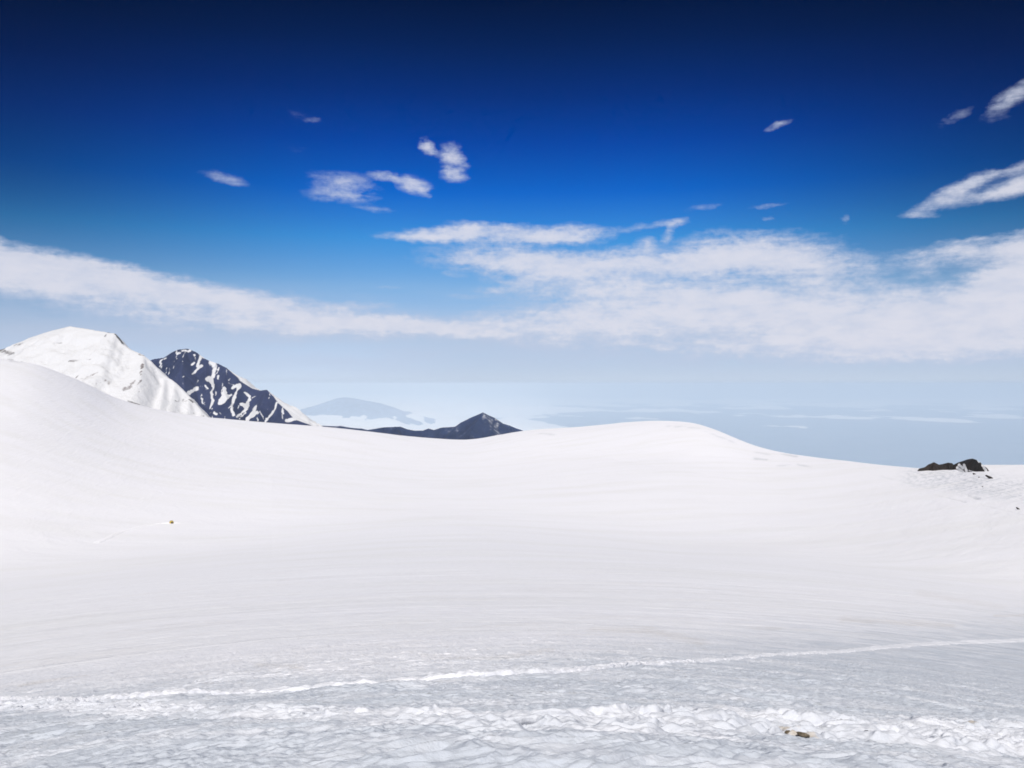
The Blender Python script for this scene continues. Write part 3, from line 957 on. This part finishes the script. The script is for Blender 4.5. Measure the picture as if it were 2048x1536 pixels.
m, N, b = new_mat('cloud_top')
b.inputs['Base Color'].default_value = (0.9, 0.9, 0.92, 1)
b.inputs['Roughness'].default_value = 1.0
b.inputs['Specular IOR Level'].default_value = 0.0
YR = 30000 * (240000 / 30000) ** np.linspace(0, 1, 420)
TA = np.linspace(-0.95, 0.95, 520)
X, Y = TA[None, :] * YR[:, None], np.broadcast_to(YR[:, None], (420, 520))
n = fbm(X * 6.5e-5, Y * 4.2e-5, 5, 601, 0.55)
bx, _ = project(X, Y, 0 * X)
left = 1 - sstep(820, 1250, bx)
cover = 0.75 * left - 0.34 + 0.62 * sstep(38000, 240000, Y)
cz = LOW - 60 + (600 + 900 * left) * sstep(-0.02, 0.6, n + cover) + (60 + 70 * left) * sstep(0.0, 0.3, n + cover) * fbm(X * 2.6e-4, Y * 2.2e-4, 5, 602)
sea = grid_mesh('cloud_sea', np.stack([X, Y, cz], -1), m)
tag(sea, 'sea of low white cloud banks lying over the lowland', 'clouds', 'stuff')


# ------------------------------------------------------------------ rock outcrops on the right-hand ridge
def oc_mask(snowlines):
    def f(X, Y, Z, px, py, DM, gz):
        n = fbm(X * 0.5, Y * 0.5 + Z * 0.3, 3, 701)
        o = np.zeros_like(X)
        for pts, w, k in snowlines:
            o = np.maximum(o, k * (1 - sstep(0.4, 1.1, seg_dist(px, py, pts) / w + 0.3 * n)))
        return o
    return f


def outcrop(name, crest, depth, front, mask, label, seed, slope=1.6):
    D = depth
    ridges = [[(a, b_, D(a) + (i % 3) * 0.8) for i, (a, b_) in enumerate(crest)]]
    for f in front:
        ridges.append([(a, b_, D(a) - k) for (a, b_, k) in f])
    xs = [p[0] for l in ridges for p in l]
    ds = [p[2] for l in ridges for p in l]
    x0, x1 = w3(min(xs), 0, min(ds))[0] - 3, w3(max(xs), 0, max(ds))[0] + 3
    o = mountain(name, ridges, M_CROP, (x0, x1, min(ds) - 8, max(ds) + 8), 0.22, slope, 1.1, 0.35, mask, seed=seed, crest_noise=0.3)
    return tag(o, label, 'rock outcrop')


def depth_at(px, py):
    return ground_at(px, py)[1]


d_oc = lambda x, d=depth_at(1880, 940): d
outcrop('rock_outcrop', [(1838, 937), (1850, 934), (1856, 929), (1868, 924), (1878, 929), (1884, 928), (1896, 925), (1904, 926), (1911, 932), (1914, 942)], d_oc,
        [[(1868, 924, 0), (1866, 938, 5)], [(1896, 925, 0), (1900, 942, 6)]], oc_mask([]), 'long low black outcrop, the left and lower of the two on the right ridge', 720)
_dx = [1905, 1925, 1945, 1976]
_dd = [depth_at(1908, 934), depth_at(1925, 936), depth_at(1945, 940), depth_at(1972, 944)]
d_oc2 = lambda x: float(np.interp(x, _dx, _dd))
outcrop('rock_outcrop', [(1908, 929), (1915, 925), (1925, 922), (1935, 918.5), (1945, 917), (1953, 919.5), (1960, 924), (1966, 930), (1974, 936)], d_oc2,
        [[(1945, 917, 0), (1950, 943, 5)], [(1960, 924, 0), (1970, 946, 4)]],
        oc_mask([([(1918, 930), (1926, 936)], 3.5, 1), ([(1928, 930), (1933, 942)], 3.6, 1), ([(1956, 921), (1958, 924)], 2.2, 1), ([(1965, 930), (1972, 942)], 3.2, 1), ([(1915, 936), (1928, 946)], 4, 1), ([(1938, 941), (1955, 946)], 1.5, .8)]),
        'tall black outcrop with white snow notches, the right and higher rock on the ridge', 740)


# small stones: squashed, faceted lumps
def stone(name, px, py, size, mat, label, cat, group=None, rot=0.0, sink=0.25, seed=0, flat=0.6, long=1.0, roll=None):
    rng = np.random.default_rng(seed)
    import bmesh
    bm = bmesh.new()
    bmesh.ops.create_icosphere(bm, subdivisions=3, radius=1.0)
    dirs = rng.normal(size=(9, 3))
    dirs /= np.linalg.norm(dirs, axis=1)[:, None]
    lim = rng.uniform(0.62, 0.9, 9)
    for v in bm.verts:
        c = np.array(v.co)
        for d, l in zip(dirs, lim):
            k = c @ d
            if k > l:
                c = c - d * (k - l) * 0.85
        c *= 1 + 0.08 * math.sin(7 * c[0] + seed) * math.cos(6 * c[1] + seed)
        v.co = c * (size * long, size, size * flat)
    me = bpy.data.meshes.new(name)
    bm.to_mesh(me)
    bm.free()
    me.materials.append(mat)
    o = bpy.data.objects.new(name, me)
    COL.objects.link(o)
    x, y, z = ground_at(px, py)
    if group == SG:
        z += max(0.0, float(path_lump(np.array([x]), np.array([y]))[0]))
    o.location = (x, y, z + size * flat * (0.5 - sink))
    o.rotation_euler = (rng.uniform(-.3, .3), rng.uniform(-.3, .3) if roll is None else roll, rot)
    tag(o, label, cat, None, group)
    return o


SG = 'stones lying in the trodden footpath'
RG = 'dark rocks breaking through the snow below the outcrops'
stone('boulder', 1949, 949, 0.9, M_CROP, 'small dark rock just under the tall black outcrop', 'boulder', RG, 0, seed=1, flat=.35, long=1.5, roll=.5)
stone('boulder', 1981, 957, 1.5, M_CROP, 'long dark slanting rock right of and below the tall black outcrop', 'boulder', RG, 0, seed=2, flat=.42, long=2.2, roll=.5, sink=.1)
stone('boulder', 1958, 955, 0.5, M_CROP, 'tiny dark rock alone on snow left of the long slanting rock', 'boulder', RG, seed=3)
stone('boulder', 1965, 974, 0.45, M_CROP, 'tiny grey rock lowest on the slope under the long slanting rock', 'boulder', RG, seed=4)
stone('boulder', 2037, 1019, 0.55, M_CROP, 'dark pointed rock on the snow at the right edge of the view', 'boulder', RG, 0, seed=5, flat=.6, long=2.4, roll=.65)

m, N, b = new_mat('brown_stone')
p = objco(N)
N.put(b.inputs['Base Color'], N.mix(N.maprange(N.noise(p, 30, 5), .4, .6), (.09, .07, .045, 1), (.20, .16, .11, 1)))
b.inputs['Roughness'].default_value = .8
bump(N, b, N.noise(p, 60, 5), .6, .01)
M_BROWN = m
m, N, b = new_mat('grey_stone')
p = objco(N)
N.put(b.inputs['Base Color'], N.mix(N.maprange(N.noise(p, 40, 5), .4, .6), (.03, .035, .045, 1), (.09, .095, .11, 1)))
b.inputs['Roughness'].default_value = .7
bump(N, b, N.noise(p, 60, 5), .6, .01)
M_GREY = m
SG = 'stones lying in the trodden footpath'
stone('stone', 1576, 1466, .026, M_BROWN, 'flat tan stone, left one of the pair in the footpath', 'stone', SG, .2, seed=11, flat=.5, long=1.2)
stone('stone', 1606, 1473, .034, M_BROWN, 'brown stone half sunk in the footpath beside the flat tan stone', 'stone', SG, .1, seed=12, flat=.45, long=1.5)
stone('stone', 1545, 1462, .025, M_GREY, 'thin dark grey stone left of the two brown stones in the footpath', 'stone', SG, .3, seed=13, flat=.4, long=1.8)
stone('stone', 1734, 1473, .028, M_GREY, 'small black stone standing between the brown stones of the footpath', 'stone', SG, 0, seed=14, flat=1.1)
stone('stone', 1958, 1461, .036, M_BROWN, 'rusty brown stone at the right end of the footpath', 'stone', SG, .7, seed=15, flat=.5, long=1.3)
stone('stone', 1364, 1453, .016, M_GREY, 'tiny dark lump by itself in the middle of the footpath', 'stone', SG, 0, seed=16)  # dark lump set where the path has a dark hollow
stone('stone', 1568, 1309, .03, M_GREY, 'tiny dark stone on the narrow raised snow line', 'stone', None, 0, seed=17, flat=.8)


# ------------------------------------------------------------------ tent
def build_tent():
    x, y, z = ground_at(343, 1047)
    root = bpy.data.objects.new('tent', None)
    COL.objects.link(root)
    root.location = (x, y, z)
    root.rotation_euler = (0, 0, R(-35))
    tag(root, 'tiny yellow tent alone on the snow field where the faint trail ends', 'tent')
    s = y / 400.0

    def cloth(name, c):
        m, N, b = new_mat(name)
        n = N.noise(objco(N), 6, 3)
        N.put(b.inputs['Base Color'], N.mix(n, tuple(v * .85 for v in c) + (1,), c + (1,)))
        b.inputs['Roughness'].default_value = .6
        return m
    yl, dk, gr = cloth('yellow_cloth', (.50, .36, .06)), cloth('dark_cloth', (.035, .03, .025)), cloth('pole_metal', (.25, .25, .26))
    # fly: four-panelled dome, panels sag between the poles
    U, V = np.meshgrid(np.linspace(0, 2 * math.pi, 65)[:-1], np.linspace(0, math.pi / 2, 17))
    rr = np.cos(V) ** .75
    rr = rr * (1 - .10 * np.abs(np.sin(2 * U)) * np.cos(V) ** .5)
    Pp = np.stack([1.35 * s * rr * np.cos(U), 1.1 * s * rr * np.sin(U), 1.35 * s * np.sin(V) ** .9 - .05], -1)
    o = grid_mesh('fly', Pp, yl, True, True)
    o.parent = root
    # door panel: a dark arch set on the fly, facing the viewer's right
    a = np.linspace(-.42, .42, 13)
    v = np.linspace(0.02, .80, 9)
    A, Vv = np.meshgrid(a, v)
    A = A * np.sqrt(np.clip(1 - (Vv / .82) ** 2, 0.01, 1)) - math.pi / 4 * 0.6
    rr = np.cos(Vv) ** .75 * (1 - .10 * np.abs(np.sin(2 * A)) * np.cos(Vv) ** .5) * 1.015
    o = grid_mesh('door', np.stack([1.35 * s * rr * np.cos(A), 1.1 * s * rr * np.sin(A), 1.36 * s * np.sin(Vv) ** .9 - .04], -1), dk)
    o.parent = root
    for ph in (0, math.pi / 2):
        t = np.linspace(0, math.pi, 33)
        tt = np.linspace(0, 2 * math.pi, 7)[:-1]
        vv = np.minimum(t, math.pi - t)
        sg = np.where(t < math.pi / 2, 1, -1)
        r0 = np.cos(vv) ** .75 * 1.02
        cx_, cy_, cz_ = 1.35 * s * r0 * sg * math.cos(ph), 1.1 * s * r0 * sg * math.sin(ph), 1.37 * s * np.sin(vv) ** .9 - .03
        rad = .018
        Pq = np.stack([cx_[:, None] + rad * np.cos(tt)[None] * abs(math.sin(ph)), cy_[:, None] + rad * np.cos(tt)[None] * abs(math.cos(ph)), cz_[:, None] + rad * np.sin(tt)[None]], -1)
        o = grid_mesh('pole', Pq, gr, True, True)
        o.parent = root


build_tent()

# ------------------------------------------------------------------ air
TOP = 160.0
V = np.array([(x, y, z) for z in (LOW - 120, TOP) for (x, y) in ((-200000, -70000), (200000, -70000), (200000, 310000), (-200000, 310000))], float)
Q = np.array([(3, 2, 1, 0), (4, 5, 6, 7), (0, 1, 5, 4), (1, 2, 6, 5), (2, 3, 7, 6), (3, 0, 4, 7)])
m = bpy.data.materials.new('air')
m.use_nodes = True
nt = m.node_tree
nt.nodes.clear()
pv = nt.nodes.new('ShaderNodeVolumePrincipled')
pv.inputs['Color'].default_value = (0.76, 0.88, 1.0, 1)
pv.inputs['Density'].default_value = 0.000016
pv.inputs['Anisotropy'].default_value = -0.40
pv.inputs['Density Attribute'].default_value = ''
pv.inputs['Temperature Attribute'].default_value = ''
out = nt.nodes.new('ShaderNodeOutputMaterial')
nt.links.new(pv.outputs[0], out.inputs['Volume'])
haze = raw_mesh('haze', V, Q, m, False)
tag(haze, 'pale blue haze filling the air towards the horizon', 'haze', 'stuff')
